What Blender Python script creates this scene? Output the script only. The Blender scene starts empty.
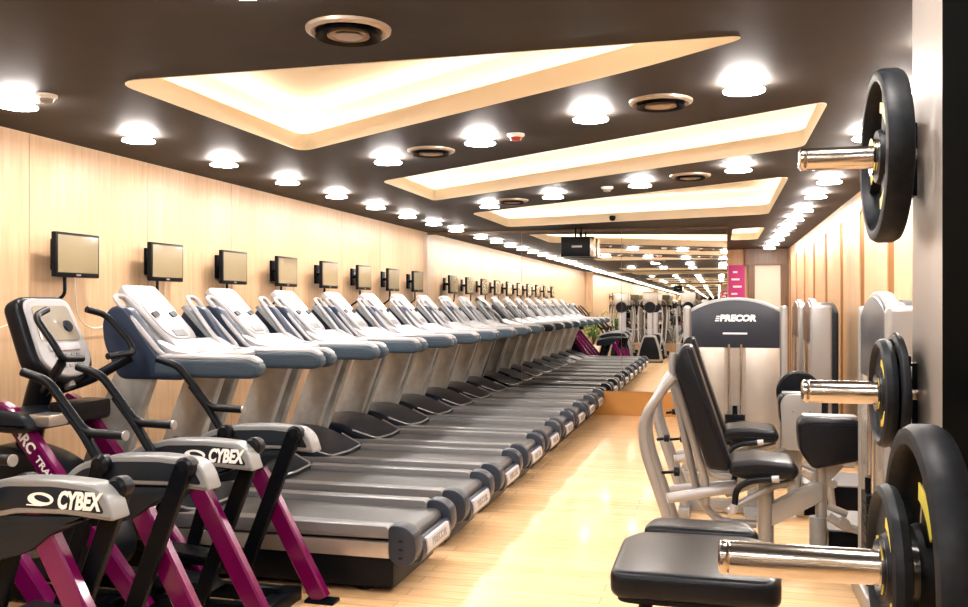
import bpy, bmesh, math, random
from mathutils import Vector, Matrix
random.seed(7)
sc = bpy.context.scene
COL = sc.collection
PI = math.pi

# ------------------------------------------------------------------ camera, world, exposure
cam = bpy.data.cameras.new('camera')
cam.lens = 36.0 * 900 / 968
cam.sensor_width = 36.0
cam.sensor_fit = 'HORIZONTAL'
cam.shift_y = 1.5 / 968
cam.clip_start = 0.02
camo = bpy.data.objects.new('camera', cam)
COL.objects.link(camo)
camo.location = (0, 0, 1.534)
camo.rotation_euler = (PI / 2, 0, math.atan(234 / 900))
sc.camera = camo
w = bpy.data.worlds.new('world'); sc.world = w; w.use_nodes = True
w.node_tree.nodes['Background'].inputs[0].default_value = (1.0, 0.93, 0.85, 1)
w.node_tree.nodes['Background'].inputs[1].default_value = 0.25
sc.view_settings.view_transform = 'Standard'
sc.view_settings.look = 'None'
sc.view_settings.gamma = 1
sc.view_settings.use_curve_mapping = False
sc.view_settings.exposure = 1.75
sc.cycles.max_bounces = 10
sc.cycles.diffuse_bounces = 4
sc.cycles.glossy_bounces = 7
sc.cycles.transmission_bounces = 4
sc.cycles.sample_clamp_indirect = 6
sc.cycles.caustics_reflective = False
sc.cycles.caustics_refractive = False
sc.cycles.use_denoising = True
LAMP_E = 68.0       # downlight lens emission
COVE_E = 3.6       # cove strip emission

# ------------------------------------------------------------------ materials
def mat(name, col, rough=0.5, metal=0.0, coat=0.0, spec=0.5, emit=None, es=0.0):
    m = bpy.data.materials.new(name); m.use_nodes = True
    b = m.node_tree.nodes['Principled BSDF']
    b.inputs['Base Color'].default_value = (*col, 1)
    b.inputs['Roughness'].default_value = rough
    b.inputs['Metallic'].default_value = metal
    b.inputs['Coat Weight'].default_value = coat
    b.inputs['Coat Roughness'].default_value = 0.08
    b.inputs['Specular IOR Level'].default_value = spec
    if emit:
        b.inputs['Emission Color'].default_value = (*emit, 1)
        b.inputs['Emission Strength'].default_value = es
    return m
def bsdf(m): return m.node_tree.nodes['Principled BSDF']
def noise_mix(m, c1, c2, scale=(1, 1, 1), nscale=5, detail=4, bump=0.0, rough=None, pos=(0.3, 0.7)):
    nt = m.node_tree; N = nt.nodes; L = nt.links
    tc = N.new('ShaderNodeTexCoord'); mp = N.new('ShaderNodeMapping')
    mp.inputs['Scale'].default_value = scale
    no = N.new('ShaderNodeTexNoise'); no.inputs['Scale'].default_value = nscale; no.inputs['Detail'].default_value = detail
    cr = N.new('ShaderNodeValToRGB')
    cr.color_ramp.elements[0].position = pos[0]; cr.color_ramp.elements[1].position = pos[1]
    cr.color_ramp.elements[0].color = (*c1, 1); cr.color_ramp.elements[1].color = (*c2, 1)
    L.new(tc.outputs['Object'], mp.inputs[0]); L.new(mp.outputs[0], no.inputs[0])
    L.new(no.outputs[0], cr.inputs[0]); L.new(cr.outputs[0], bsdf(m).inputs['Base Color'])
    if bump:
        bp = N.new('ShaderNodeBump'); bp.inputs['Strength'].default_value = bump; bp.inputs['Distance'].default_value = 0.002
        L.new(no.outputs[0], bp.inputs['Height']); L.new(bp.outputs[0], bsdf(m).inputs['Normal'])
    return no, cr, mp

M = {}
M['wall_wood'] = mat('maple_panel', (.6, .38, .18), .42, spec=.4)
noise_mix(M['wall_wood'], (.49, .31, .17), (.59, .40, .24), (14, 14, .7), 3.2, 5, .05)
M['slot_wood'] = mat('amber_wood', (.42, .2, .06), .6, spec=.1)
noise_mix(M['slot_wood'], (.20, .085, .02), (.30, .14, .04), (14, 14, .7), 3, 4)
M['dark_wood'] = mat('brown_wood', (.16, .08, .035), .4)
noise_mix(M['dark_wood'], (.12, .06, .025), (.2, .11, .05), (12, 12, .7), 3, 4)
M['groove'] = mat('groove_shadow_gap', (.12, .06, .03), .7)
M['cream'] = mat('cream_plaster', (.74, .67, .56), .6)
M['door_panel'] = mat('pale_door_panel', (.75, .68, .55), .4)
M['ceiling'] = mat('dark_brown_ceiling_paint', (.02, .016, .014), .62, spec=.16)
noise_mix(M['ceiling'], (.020, .0165, .0145), (.032, .027, .023), (1, 1, 1), 2.5, 4, .0)
def floor_mat():
    m = mat('oak_plank_floor', (.6, .35, .13), .22, coat=.25)
    nt = m.node_tree; N = nt.nodes; L = nt.links
    tc = N.new('ShaderNodeTexCoord')
    br = N.new('ShaderNodeTexBrick')
    br.inputs['Scale'].default_value = 1.0
    br.inputs['Brick Width'].default_value = 1.6; br.inputs['Row Height'].default_value = .11
    br.inputs['Mortar Size'].default_value = .0016
    br.inputs['Color1'].default_value = (.80, .53, .29, 1); br.inputs['Color2'].default_value = (.72, .46, .23, 1)
    br.inputs['Mortar'].default_value = (.3, .15, .05, 1)
    br.offset = .37
    mp = N.new('ShaderNodeMapping'); mp.inputs['Scale'].default_value = (1.2, 16, 1)
    no = N.new('ShaderNodeTexNoise'); no.inputs['Scale'].default_value = 3; no.inputs['Detail'].default_value = 6
    mx = N.new('ShaderNodeMixRGB'); mx.blend_type = 'OVERLAY'; mx.inputs[0].default_value = .35
    L.new(tc.outputs['Object'], br.inputs[0]); L.new(tc.outputs['Object'], mp.inputs[0]); L.new(mp.outputs[0], no.inputs[0])
    L.new(br.outputs[0], mx.inputs[1]); L.new(no.outputs[0], mx.inputs[2]); L.new(mx.outputs[0], bsdf(m).inputs['Base Color'])
    return m
M['floor'] = floor_mat()
M['silver'] = mat('silver_paint', (.27, .267, .262), .28, .3, coat=.1)
M['pale'] = mat('pale_silver_plastic', (.32, .317, .328), .32, .05, coat=.1)
M['alu'] = mat('brushed_aluminium', (.62, .60, .57), .3, .9)
noise_mix(M['alu'], (.54, .52, .49), (.68, .66, .63), (3, 3, 3), 3, 3)
M['upright'] = mat('satin_champagne_metal', (.5, .48, .45), .36, .25)
noise_mix(M['upright'], (.24, .24, .225), (.46, .46, .44), (2.5, 2.5, 2), 2.2, 4)
M['chrome'] = mat('chrome', (.83, .8, .76), .09, 1.0)
M['steel'] = mat('polished_steel', (.56, .50, .43), .18, 1.0)
M['navy'] = mat('navy_plastic', (.018, .028, .052), .36, spec=.25)
M['hood'] = mat('dark_blue_black_plastic', (.006, .009, .016), .3, spec=.25)
M['cap_blue'] = mat('grey_blue_cap_plastic', (.025, .031, .045), .38, spec=.3)
M['navy_light'] = mat('slate_plastic', (.04, .062, .085), .38, spec=.3)
M['black'] = mat('black_plastic', (.004, .005, .007), .35, spec=.14)
M['black_metal'] = mat('black_painted_steel', (.003, .004, .006), .3, spec=.07)
M['vinyl'] = mat('black_vinyl', (.005, .006, .008), .28, spec=.2)
noise_mix(M['vinyl'], (.004, .005, .007), (.007, .008, .011), (1, 1, 1), 160, 2, .15)
M['rubber'] = mat('black_rubber', (.01, .012, .015), .5, spec=.18)
noise_mix(M['rubber'], (.004, .005, .007), (.009, .011, .014), (1, 1, 1), 60, 3, .2)
M['belt'] = mat('treadmill_belt', (.13, .125, .12), .38)
noise_mix(M['belt'], (.052, .051, .051), (.08, .079, .078), (1, 1, 1), 90, 3, .1)
M['charcoal'] = mat('charcoal_plastic', (.009, .013, .018), .35, spec=.18)
M['grey'] = mat('mid_grey_plastic', (.19, .20, .205), .33, coat=.15)
M['magenta'] = mat('magenta_gloss_paint', (.125, .001, .06), .22, .1, coat=.35, spec=.3)
M['panel_white'] = mat('console_white', (.40, .40, .43), .35)
M['rail'] = mat('grey_deck_rail', (.19, .19, .195), .34, .3)
M['orange_wood'] = mat('varnished_orange_wood', (.45, .21, .05), .3, coat=.3)
M['panel_dark'] = mat('dark_slate_panel', (.018, .022, .032), .3, spec=.35)
M['white'] = mat('white_print', (.85, .85, .83), .4)
M['yellow'] = mat('yellow_print', (.75, .62, .08), .4)
M['screen'] = mat('lcd_glass_reflection_tan', (.20, .17, .10), .12, coat=.6)  # tan base imitates the warm room reflected in switched-off glass
M['lcd'] = mat('console_lcd', (.30, .27, .22), .15, coat=.5)
M['mirror'] = mat('mirror_silvering', (.93, .93, .90), .0, 1.0)
M['shroud'] = mat('beige_satin_shroud', (.56, .50, .42), .26, .55)
noise_mix(M['shroud'], (.36, .325, .28), (.50, .46, .41), (2, 2, .8), 2, 3)
M['pillar_face'] = mat('glossy_taupe_panel', (.30, .27, .24), .38, .35)
M['pillar_front'] = mat('black_panel', (.003, .004, .004), .4, spec=.12)
M['lamp'] = mat('downlight_lens', (1, 1, 1), .5, emit=(1, .93, .88), es=LAMP_E)
M['strip'] = mat('led_strip', (1, 1, 1), .5, emit=(1, .89, .75), es=COVE_E)
M['leaf'] = mat('green_leaf', (.12, .3, .04), .4)
noise_mix(M['leaf'], (.07, .22, .03), (.2, .42, .07), (1, 1, 1), 9, 2)
M['soil'] = mat('potting_soil', (.05, .03, .02), .9)
M['red'] = mat('red_sensor', (.4, .04, .02), .4)
M['vent_paint'] = mat('brown_vent_ring', (.32, .26, .2), .35, .3)
M['banner'] = mat('magenta_banner', (.5, .02, .2), .5)

# ------------------------------------------------------------------ mesh helpers
def BM(): return bmesh.new()
def add_faces(bm, vs, fs):
    v = [bm.verts.new(p) for p in vs]
    out = []
    for f in fs:
        try: out.append(bm.faces.new([v[i] for i in f]))
        except ValueError: pass
    return v
def merge(bm, tmp, mtx=None):
    me = bpy.data.meshes.new('t'); tmp.to_mesh(me); tmp.free()
    if mtx is not None: me.transform(mtx)
    bm.from_mesh(me); bpy.data.meshes.remove(me)
def box(bm, x0, x1, y0, y1, z0, z1, bev=0.0, seg=2, mtx=None):
    t = BM(); bmesh.ops.create_cube(t, size=1)
    for v in t.verts:
        v.co = ((x0 + x1) / 2 + v.co.x * (x1 - x0), (y0 + y1) / 2 + v.co.y * (y1 - y0), (z0 + z1) / 2 + v.co.z * (z1 - z0))
    if bev: bmesh.ops.bevel(t, geom=t.edges[:], offset=bev, segments=seg, profile=.6, affect='EDGES')
    merge(bm, t, mtx); return bm
def round_poly(pts, r, n=5):
    """fillet the corners of a closed 2D outline"""
    out = []; k = len(pts)
    for i in range(k):
        p = Vector(pts[i][:2]); a = Vector(pts[i - 1][:2]); b = Vector(pts[(i + 1) % k][:2])
        rr = pts[i][2] if len(pts[i]) > 2 else r
        u = (a - p); v = (b - p)
        d = min(rr, u.length * .48, v.length * .48)
        if d < 1e-5: out.append((p.x, p.y)); continue
        s = p + u.normalized() * d; e = p + v.normalized() * d
        for j in range(n + 1):
            t = j / n
            q = s * (1 - t) ** 2 + p * 2 * t * (1 - t) + e * t ** 2
            out.append((q.x, q.y))
    return out
def prism(bm, pts, a, b, plane='XZ', bev=0.0, seg=2, mtx=None):
    """closed 2D outline extruded along the third axis from a to b"""
    t = BM()
    def P(p, h):
        if plane == 'XZ': return (p[0], h, p[1])
        if plane == 'YZ': return (h, p[0], p[1])
        return (p[0], p[1], h)
    A = [t.verts.new(P(p, a)) for p in pts]; B = [t.verts.new(P(p, b)) for p in pts]
    fa = t.faces.new(A); fb = t.faces.new(B[::-1])
    n = len(pts)
    for i in range(n): t.faces.new((A[i], B[i], B[(i + 1) % n], A[(i + 1) % n]))
    bmesh.ops.recalc_face_normals(t, faces=t.faces[:])
    if bev:
        ed = list(set(list(fa.edges) + list(fb.edges)))
        bmesh.ops.bevel(t, geom=ed, offset=bev, segments=seg, profile=.6, affect='EDGES')
    merge(bm, t, mtx); return bm
def fillet(pts, r, n=6, closed=False):
    P = [Vector(p) for p in pts]; k = len(P); out = []
    for i in range(k):
        if not closed and i in (0, k - 1): out.append(P[i]); continue
        a = P[i - 1]; b = P[(i + 1) % k]; p = P[i]
        u = a - p; v = b - p; d = min(r, u.length * .48, v.length * .48)
        s = p + u.normalized() * d; e = p + v.normalized() * d
        for j in range(n + 1):
            t = j / n; out.append(s * (1 - t) ** 2 + p * 2 * t * (1 - t) + e * t ** 2)
    return out
def tube(bm, pts, r, fr=0.0, seg=12, closed=False, sy=1.0, caps=True, square=False):
    P = fillet(pts, fr, closed=closed) if fr else [Vector(p) for p in pts]
    k = len(P); rings = []
    def tan(i):
        if closed: return (P[(i + 1) % k] - P[i - 1]).normalized()
        if i == 0: return (P[1] - P[0]).normalized()
        if i == k - 1: return (P[-1] - P[-2]).normalized()
        return ((P[i + 1] - P[i]).normalized() + (P[i] - P[i - 1]).normalized()).normalized()
    t0 = tan(0)
    up = Vector((0, 1, 0)) if abs(t0.y) < .9 else Vector((0, 0, 1))
    n0 = (up - t0 * up.dot(t0)).normalized()
    for i in range(k):
        t = tan(i)
        n0 = (n0 - t * n0.dot(t)).normalized()
        b = t.cross(n0)
        ring = []
        rad = r[i] if isinstance(r, (list, tuple)) else r
        if square:
            hw, hh, c = rad, rad * sy, min(rad, rad * sy) * .3
            sh = [(hw, hh - c), (hw - c, hh), (-hw + c, hh), (-hw, hh - c), (-hw, -hh + c), (-hw + c, -hh), (hw - c, -hh), (hw, -hh + c)]
            for (x, y) in sh: ring.append(bm.verts.new(P[i] + n0 * x + b * y))
        else:
            for j in range(seg):
                a = 2 * PI * j / seg
                ring.append(bm.verts.new(P[i] + n0 * math.cos(a) * rad + b * math.sin(a) * rad * sy))
        rings.append(ring)
    m = len(rings[0])
    for i in range(k if closed else k - 1):
        A = rings[i]; B = rings[(i + 1) % k]
        for j in range(m): bm.faces.new((A[j], A[(j + 1) % m], B[(j + 1) % m], B[j]))
    if not closed and caps:
        bm.faces.new(rings[0][::-1]); bm.faces.new(rings[-1])
    return bm
def lathe(bm, prof, mtx=None, seg=32, closed=False):
    """profile (r, h) turned about Z"""
    t = BM(); rings = []
    for (r, h) in prof:
        if r < 1e-6: rings.append([t.verts.new((0, 0, h))])
        else: rings.append([t.verts.new((r * math.cos(2 * PI * j / seg), r * math.sin(2 * PI * j / seg), h)) for j in range(seg)])
    n = len(rings)
    for i in range(n if closed else n - 1):
        A = rings[i]; B = rings[(i + 1) % n]
        for j in range(seg):
            k = (j + 1) % seg
            if len(A) == 1 and len(B) == 1: continue
            if len(A) == 1: t.faces.new((A[0], B[j], B[k]))
            elif len(B) == 1: t.faces.new((A[j], B[0], A[k]))
            else: t.faces.new((A[j], B[j], B[k], A[k]))
    bmesh.ops.recalc_face_normals(t, faces=t.faces[:])
    merge(bm, t, mtx); return bm
AX = Matrix.Rotation(PI / 2, 4, 'Y')      # Z axis -> X axis
AXm = Matrix.Rotation(-PI / 2, 4, 'Y')
AYm = Matrix.Rotation(PI / 2, 4, 'X')     # Z axis -> -Y
def T(x, y, z): return Matrix.Translation((x, y, z))
def text_bm(bm, s, size, mtx, shear=0.0, bold=0.0, depth=.0015, width=None):
    cu = bpy.data.curves.new('t', 'FONT'); cu.body = s; cu.size = size; cu.shear = shear; cu.offset = bold
    cu.extrude = depth; cu.align_x = 'CENTER'; cu.align_y = 'CENTER'; cu.resolution_u = 3
    o = bpy.data.objects.new('t', cu); COL.objects.link(o)
    dg = bpy.context.evaluated_depsgraph_get(); dg.update()
    me = bpy.data.meshes.new_from_object(o.evaluated_get(dg))
    if width:
        xs = [v.co.x for v in me.vertices]; k = width / (max(xs) - min(xs)); me.transform(Matrix.Diagonal((k, 1, 1, 1)))
    me.transform(mtx); bm.from_mesh(me)
    bpy.data.objects.remove(o); bpy.data.curves.remove(cu); bpy.data.meshes.remove(me)
    return bm
# text orientation: readable from -Y / from +X / from -X
def R_my(x, y, z): return T(x, y, z) @ Matrix(((1, 0, 0, 0), (0, 0, -1, 0), (0, 1, 0, 0), (0, 0, 0, 1)))
def R_px(x, y, z, tilt=0): return T(x, y, z) @ Matrix.Rotation(tilt, 4, 'Y') @ Matrix(((0, 0, 1, 0), (1, 0, 0, 0), (0, 1, 0, 0), (0, 0, 0, 1)))
def R_mx(x, y, z): return T(x, y, z) @ Matrix(((0, 0, -1, 0), (-1, 0, 0, 0), (0, 1, 0, 0), (0, 0, 0, 1)))

def obj(name, bm, material, parent=None, base=(0, 0, 0), smooth=40):
    me = bpy.data.meshes.new(name)
    bmesh.ops.recalc_face_normals(bm, faces=bm.faces[:]) if False else None
    bm.to_mesh(me); bm.free()
    me.transform(Matrix.Translation(-Vector(base)))
    ms = material if isinstance(material, (list, tuple)) else [material]
    for m in ms: me.materials.append(m)
    o = bpy.data.objects.new(name, me); COL.objects.link(o)
    if parent is not None: o.parent = parent
    else: o.location = base
    if smooth:
        me.polygons.foreach_set('use_smooth', [True] * len(me.polygons))
        try: me.set_sharp_from_angle(angle=math.radians(smooth))
        except Exception: pass
    me.update()
    return o
def tag(o, label, cat, group=None, kind=None):
    o['label'] = label; o['category'] = cat
    if group: o['group'] = group
    if kind: o['kind'] = kind
    return o
def thing(name, label, cat, loc, group=None):
    o = bpy.data.objects.new(name, None); o.empty_display_size = .1; COL.objects.link(o); o.location = loc
    return tag(o, label, cat, group)
def struct(name, bm, m, smooth=40):
    o = obj(name, bm, m, smooth=smooth); o['kind'] = 'structure'; return o
def copy_tree(o, parent=None):
    c = o.copy(); COL.objects.link(c)
    if parent is not None: c.parent = parent
    for ch in list(o.children): copy_tree(ch, c)
    return c
ORD = ['first', 'second', 'third', 'fourth', 'fifth', 'sixth', 'seventh', 'eighth', 'ninth', 'tenth', 'eleventh', 'twelfth',
       'thirteenth', 'fourteenth', 'fifteenth', 'sixteenth', 'seventeenth', 'eighteenth', 'nineteenth', 'twentieth']

# ------------------------------------------------------------------ room shell
XL, XR, Y0, YM, YE, H = -4.14, 1.29, -3.7, 12.6, 18.0, 2.6
XO = .12                                   # where the mirror ends and the room runs on
bm = BM(); add_faces(bm, [(XL, Y0, 0), (XR, Y0, 0), (XR, YE, 0), (XL, YE, 0)], [(0, 1, 2, 3)])
struct('floor', bm, M['floor'])

COVES = [
    [(-2.79, 3.70), (-2.79, 5.72), (-.30, 4.06, .25), (.14, 3.70, .12)],
    [(-2.80, 7.27), (-2.80, 8.74), (.56, 6.38), (.56, 5.00)],
    [(-2.77, 10.06), (-2.77, 11.95), (.57, 11.02), (.57, 7.83)],
    [(-2.77, -2.7), (-2.77, -.9), (.57, -1.6), (.57, -2.9)],
    [(.20, 13.05), (.20, 15.3), (.62, 15.2), (.62, 12.9)],
]
outl = [round_poly(c, .16 if i != 1 else .10, 6) for i, c in enumerate(COVES)]
def area2(p): return sum(p[i][0] * p[(i + 1) % len(p)][1] - p[(i + 1) % len(p)][0] * p[i][1] for i in range(len(p)))
def offset(p, d):
    n = len(p); s = 1 if area2(p) > 0 else -1; out = []
    for i in range(n):
        a = Vector(p[i - 1]); b = Vector(p[i]); c = Vector(p[(i + 1) % n])
        e1 = (b - a); e2 = (c - b)
        if e1.length < 1e-6 or e2.length < 1e-6: e1 = e2 = (c - a)
        n1 = Vector((e1.y, -e1.x)).normalized() * s; n2 = Vector((e2.y, -e2.x)).normalized() * s
        m = (n1 + n2).normalized(); k = max(.4, m.dot(n1))
        out.append(tuple(b + m * (d / k)))
    return out
def fill_ring(bm, rings, z):
    ed = []
    for r in rings:
        v = [bm.verts.new((p[0], p[1], z)) for p in r]
        ed += [bm.edges.new((v[i], v[(i + 1) % len(v)])) for i in range(len(v))]
    bmesh.ops.triangle_fill(bm, edges=ed, use_beauty=True, normal=(0, 0, -1))
bm = BM(); fill_ring(bm, [[(XL, Y0), (XR, Y0), (XR, YE), (XL, YE)]] + outl, H)
struct('ceiling', bm, M['ceiling'], smooth=0)
def wallstrip(bm, p, z0, q, z1):
    n = len(p); A = [bm.verts.new((*a, z0)) for a in p]; B = [bm.verts.new((*a, z1)) for a in q]
    for i in range(n): bm.faces.new((A[i], A[(i + 1) % n], B[(i + 1) % n], B[i]))
bm = BM(); strips = []
LIP, OUT, TOP = .11, .15, .30
for p in outl:
    q = offset(p, OUT); e = offset(p, .02)
    wallstrip(bm, p, H - .004, p, H + LIP)
    wallstrip(bm, p, H + LIP, e, H + LIP)
    wallstrip(bm, e, H + LIP, e, H + .03)
    wallstrip(bm, e, H + .03, q, H + .03)
    wallstrip(bm, q, H + .03, q, H + TOP)
    v = [bm.verts.new((*a, H + TOP)) for a in q]; bm.faces.new(v)
    strips.append((offset(p, .05), offset(p, .085)))
struct('ceiling_coves', bm, M['cream'], smooth=30)
names = ['wedge-shaped cove nearest the camera', 'slanted cove second from the camera', 'wide cove in front of the mirror wall',
         'cove over the rear machines seen in the mirror', 'small cove past the mirror end']
for i, (a, b) in enumerate(strips):
    bm = BM(); wallstrip(bm, a, H + .085, b, H + .085); wallstrip(bm, a, H + .035, a, H + .085); wallstrip(bm, b, H + .035, b, H + .085)
    tag(obj('led_strip', bm, M['strip']), 'warm glowing light strip hidden in the ' + names[i], 'light strip', 'cove light strips')

# left wall: tall maple panels with thin gaps
bm = BM(); box(bm, XL - .08, XL - .012, Y0, YM, 0, H)
wl = struct('wall_left', bm, M['groove'])
bm = BM()
y = Y0; ys = []
while y < YM:
    y1 = min(y + 1.2, YM)
    box(bm, XL - .012, XL, y + .0025, y1 - .0025, 0, H, .002, 1); y = y1
struct('trim_1', bm, M['wall_wood'], smooth=0)
# right wall: broad panels split by recessed amber slots with round tops
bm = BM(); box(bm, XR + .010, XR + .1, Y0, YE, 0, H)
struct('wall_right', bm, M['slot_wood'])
bm = BM(); sl = [7.52 + 1.43 * k for k in range(-8, 8)]
sl = [s for s in sl if Y0 + .2 < s < YE - .2]
prev = Y0; hw = .15; zt = 2.34
for s in sl + [YE]:
    a = prev; b = s - hw if s != YE else YE
    if a == Y0: box(bm, XR, XR + .010, a, b, 0, zt)
    else:
        mid = (a + b) / 2
        box(bm, XR, XR + .010, a, mid - .002, 0, zt); box(bm, XR, XR + .010, mid + .002, b, 0, zt)
    prev = s + hw
y = Y0
for s in sl:
    arc = [(s - hw, zt)] + [(s + hw * math.cos(PI - PI * j / 10), zt + .09 * math.sin(PI * j / 10) ** .6) for j in range(1, 10)] + [(s + hw, zt)]
    pts = [(y, H), (y, zt)] + arc + [(s + .3, zt), (s + .3, H)]
    prism(bm, pts, XR, XR + .010, 'YZ'); y = s + .3
box(bm, XR, XR + .010, y, YE, zt, H)
struct('trim_2', bm, M['wall_wood'], smooth=0)
# mirror wall
bm = BM(); box(bm, XL, XO, YM + .02, YM + .12, 0, H); struct('wall_far', bm, M['wall_wood'])
bm = BM(); box(bm, XL, XO, YM - .012, YM + .02, 0, .33, .004, 1); struct('baseboard_far', bm, M['orange_wood'])
bm = BM(); box(bm, XL, XO, YM - .006, YM + .02, H - .035, H, .003, 1); struct('trim_3', bm, M['dark_wood'])
W3 = (XO - XL) / 3
for k in range(3):
    bm = BM(); box(bm, XL + W3 * k + .003, XL + W3 * (k + 1) - .003, YM, YM + .018, .334, H - .037)
    tag(obj('mirror_panel', bm, M['mirror']), 'large frameless wall mirror panel, %s from the left on the far wall' % ORD[k], 'mirror', 'far wall mirror panels')
# wall behind the camera
bm = BM(); box(bm, XL - .1, XR + .1, Y0 - .12, Y0 - .02, 0, H); struct('wall_near', bm, M['wall_wood'])
bm = BM(); box(bm, XL, .9, Y0 - .02, Y0 + .012, 0, .33); struct('baseboard_near', bm, M['wall_wood'])
for k in range(3):
    bm = BM(); box(bm, -3.9 + 1.5 * k + .003, -3.9 + 1.5 * (k + 1) - .003, Y0 - .02, Y0, .334, H - .04)
    tag(obj('mirror_panel', bm, M['mirror']), 'mirror panel on the wall behind the ellipticals, %s from the plant' % ORD[k], 'mirror', 'rear wall mirror panels')
# end of the room past the mirror
bm = BM(); box(bm, XO, XR, YE, YE + .1, 0, H); struct('wall_end', bm, M['wall_wood'])
bm = BM(); box(bm, XO - .02, XO, YM + .12, YE, 0, H); struct('wall_inner', bm, M['wall_wood'])
d = BM(); box(d, .68, 1.15, YE - .03, YE, 0, 2.3, .005, 1); struct('door_1', d, M['door_panel'])
bm = BM(); box(bm, .56, .68, YE - .08, YE, 0, 2.32); box(bm, 1.15, 1.28, YE - .08, YE, 0, 2.32); box(bm, .50, 1.285, YE - .1, YE, 2.3, H)
struct('trim_4', bm, M['dark_wood'])
# pillar beside the weight rack
bm = BM(); box(bm, .372, .98, 1.69, 1.935, 0, H)
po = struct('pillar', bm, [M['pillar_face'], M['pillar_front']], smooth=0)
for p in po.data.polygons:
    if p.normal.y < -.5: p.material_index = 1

# ------------------------------------------------------------------ ceiling fittings
def make_downlight():
    t = thing('downlight', 'x', 'ceiling light', (0, 0, H), 'round ceiling downlights')
    bm = BM(); lathe(bm, [(.062, 0), (.085, 0), (.083, -.006), (.064, -.008), (.062, -.004)], T(0, 0, H), 24)
    obj('ring', bm, M['vent_paint'], t, (0, 0, H))
    bm = BM(); lathe(bm, [(.02, -.034), (.088, -.034), (.098, -.040), (.096, -.046), (.05, -.051), (0, -.052)], T(0, 0, H), 24)
    obj('lens', bm, M['lamp'], t, (0, 0, H))
    bm = BM(); lathe(bm, [(.03, 0), (.022, -.004), (.02, -.035)], T(0, 0, H), 16); obj('stem', bm, M['vent_paint'], t, (0, 0, H))
    return t
dl = make_downlight(); used = [False]
def put_light(x, y, label):
    o = copy_tree(dl) if used[0] else dl
    used[0] = True; o.location = (x, y, H); o['label'] = label
n = 0
for k, yy in enumerate([.9, 1.9, 2.9] + [3.89 + 1.005 * j for j in range(9)]):
    put_light(-3.5, yy, 'bright round downlight in the row along the left wall, %s from the camera' % ORD[k])
for k, yy in enumerate([-3.1, -2.1, -1.1, -.1]):
    put_light(-3.5, yy, 'round downlight by the left wall behind the camera, %s from the rear mirror' % ORD[k])
for k, yy in enumerate([1.9, 2.9, 3.95, 4.95, 5.95, 7.0, 8.0, 9.08, 10.35, 11.45, 12.6, 13.7, 14.8, 15.9, 17.0]):
    put_light(.9, yy, 'round downlight in the row along the slotted right wall, %s from the camera' % ORD[k])
for r, pts in enumerate([[(-1.5, 2.62), (-.68, 2.1), (.12, 1.6)], [(-2.3, 6.1), (-1.46, 5.52), (-.68, 4.96), (.12, 4.48)],
                         [(-2.31, 9.12), (-1.52, 8.46), (-.65, 7.83), (.15, 7.13)],
                         [(-2.3, .3), (-1.46, -.2), (-.68, -.3), (.12, -.4)]]):
    nm = ['ahead of the first cove', 'between the first and second coves', 'between the second and third coves', 'over the rear ellipticals'][r]
    for k, (x, y) in enumerate(pts):
        put_light(x, y, 'round downlight %s, %s from the left' % (nm, ORD[k]))

def make_vent():
    t = thing('ceiling_vent', 'x', 'air vent', (0, 0, H), 'round ceiling vents')
    bm = BM(); lathe(bm, [(.125, 0), (.165, 0), (.163, -.012), (.145, -.020), (.128, -.012)], T(0, 0, H), 36, closed=True)
    obj('outer_ring', bm, M['vent_paint'], t, (0, 0, H))
    bm = BM(); lathe(bm, [(.128, -.003), (.10, .03), (0, .03)], T(0, 0, H - .031), 36)
    obj('throat', bm, M['black'], t, (0, 0, H))
    bm = BM(); lathe(bm, [(.082, -.03), (.078, -.018), (.05, -.024), (.0, -.026), (0, -.034), (.055, -.032)], T(0, 0, H), 32)
    obj('center_disc', bm, M['vent_paint'], t, (0, 0, H))
    return t
v0 = make_vent()
for i, (x, y, l) in enumerate([(-1.38, 3.23, 'large round vent in front of the wedge-shaped cove'), (-.29, 4.78, 'round vent between the two right hand downlights behind the first cove'),
                               (-1.91, 5.9, 'round vent beside the downlights left of the red detector'), (-.22, 7.57, 'round vent near the right end of the second cove'),
                               (-2.02, 8.91, 'round vent near the left end of the third cove')]):
    o = v0 if i == 0 else copy_tree(v0); o.location = (x, y, H); o['label'] = l
def detector(x, y, m, label):
    t = thing('smoke_detector', label, 'detector', (x, y, H), None)
    bm = BM(); lathe(bm, [(0, 0), (.055, 0), (.055, -.012), (.04, -.022)], T(x, y, H), 20); obj('base', bm, M['white'], t, (x, y, H))
    bm = BM(); lathe(bm, [(.04, -.02), (.032, -.04), (.0, -.048)], T(x, y, H), 20); obj('cap', bm, m, t, (x, y, H))
detector(-1.22, 5.48, M['red'], 'white detector with red cap behind the first cove')
detector(-.97, 8.15, M['pale'], 'white detector between the second and third coves')
detector(-3.3, 3.86, M['pale'], 'small pale detector beside the downlight nearest on the left wall')
t = thing('air_conditioner_grille', 'rectangular ceiling cassette grille set inside the third cove', 'air conditioner', (-.55, 9.6, H + .25))
bm = BM(); box(bm, -1.05, -.05, 9.15, 10.05, H + .265, H + .298, .008); obj('frame', bm, M['cream'], t, (-.55, 9.6, H + .25))
bm = BM(); box(bm, -.86, -.24, 9.35, 9.85, H + .255, H + .27, .004)
for k in range(9): box(bm, -.85, -.25, 9.37 + .05 * k, 9.395 + .05 * k, H + .248, H + .256)
obj('louver', bm, M['shroud'], t, (-.55, 9.6, H + .25))
t = thing('camera_dome', 'tiny black camera fixed to the rear lip of the third cove', 'security camera', (-1.3, 11.50, H + .03))
bm = BM(); lathe(bm, [(0, .03), (.03, .03), (.04, .02), (.042, 0), (.03, -.03), (0, -.04)], T(-1.3, 11.49, H + .04), 20); obj('body', bm, M['black'], t, (-1.3, 11.50, H + .03))
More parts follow.
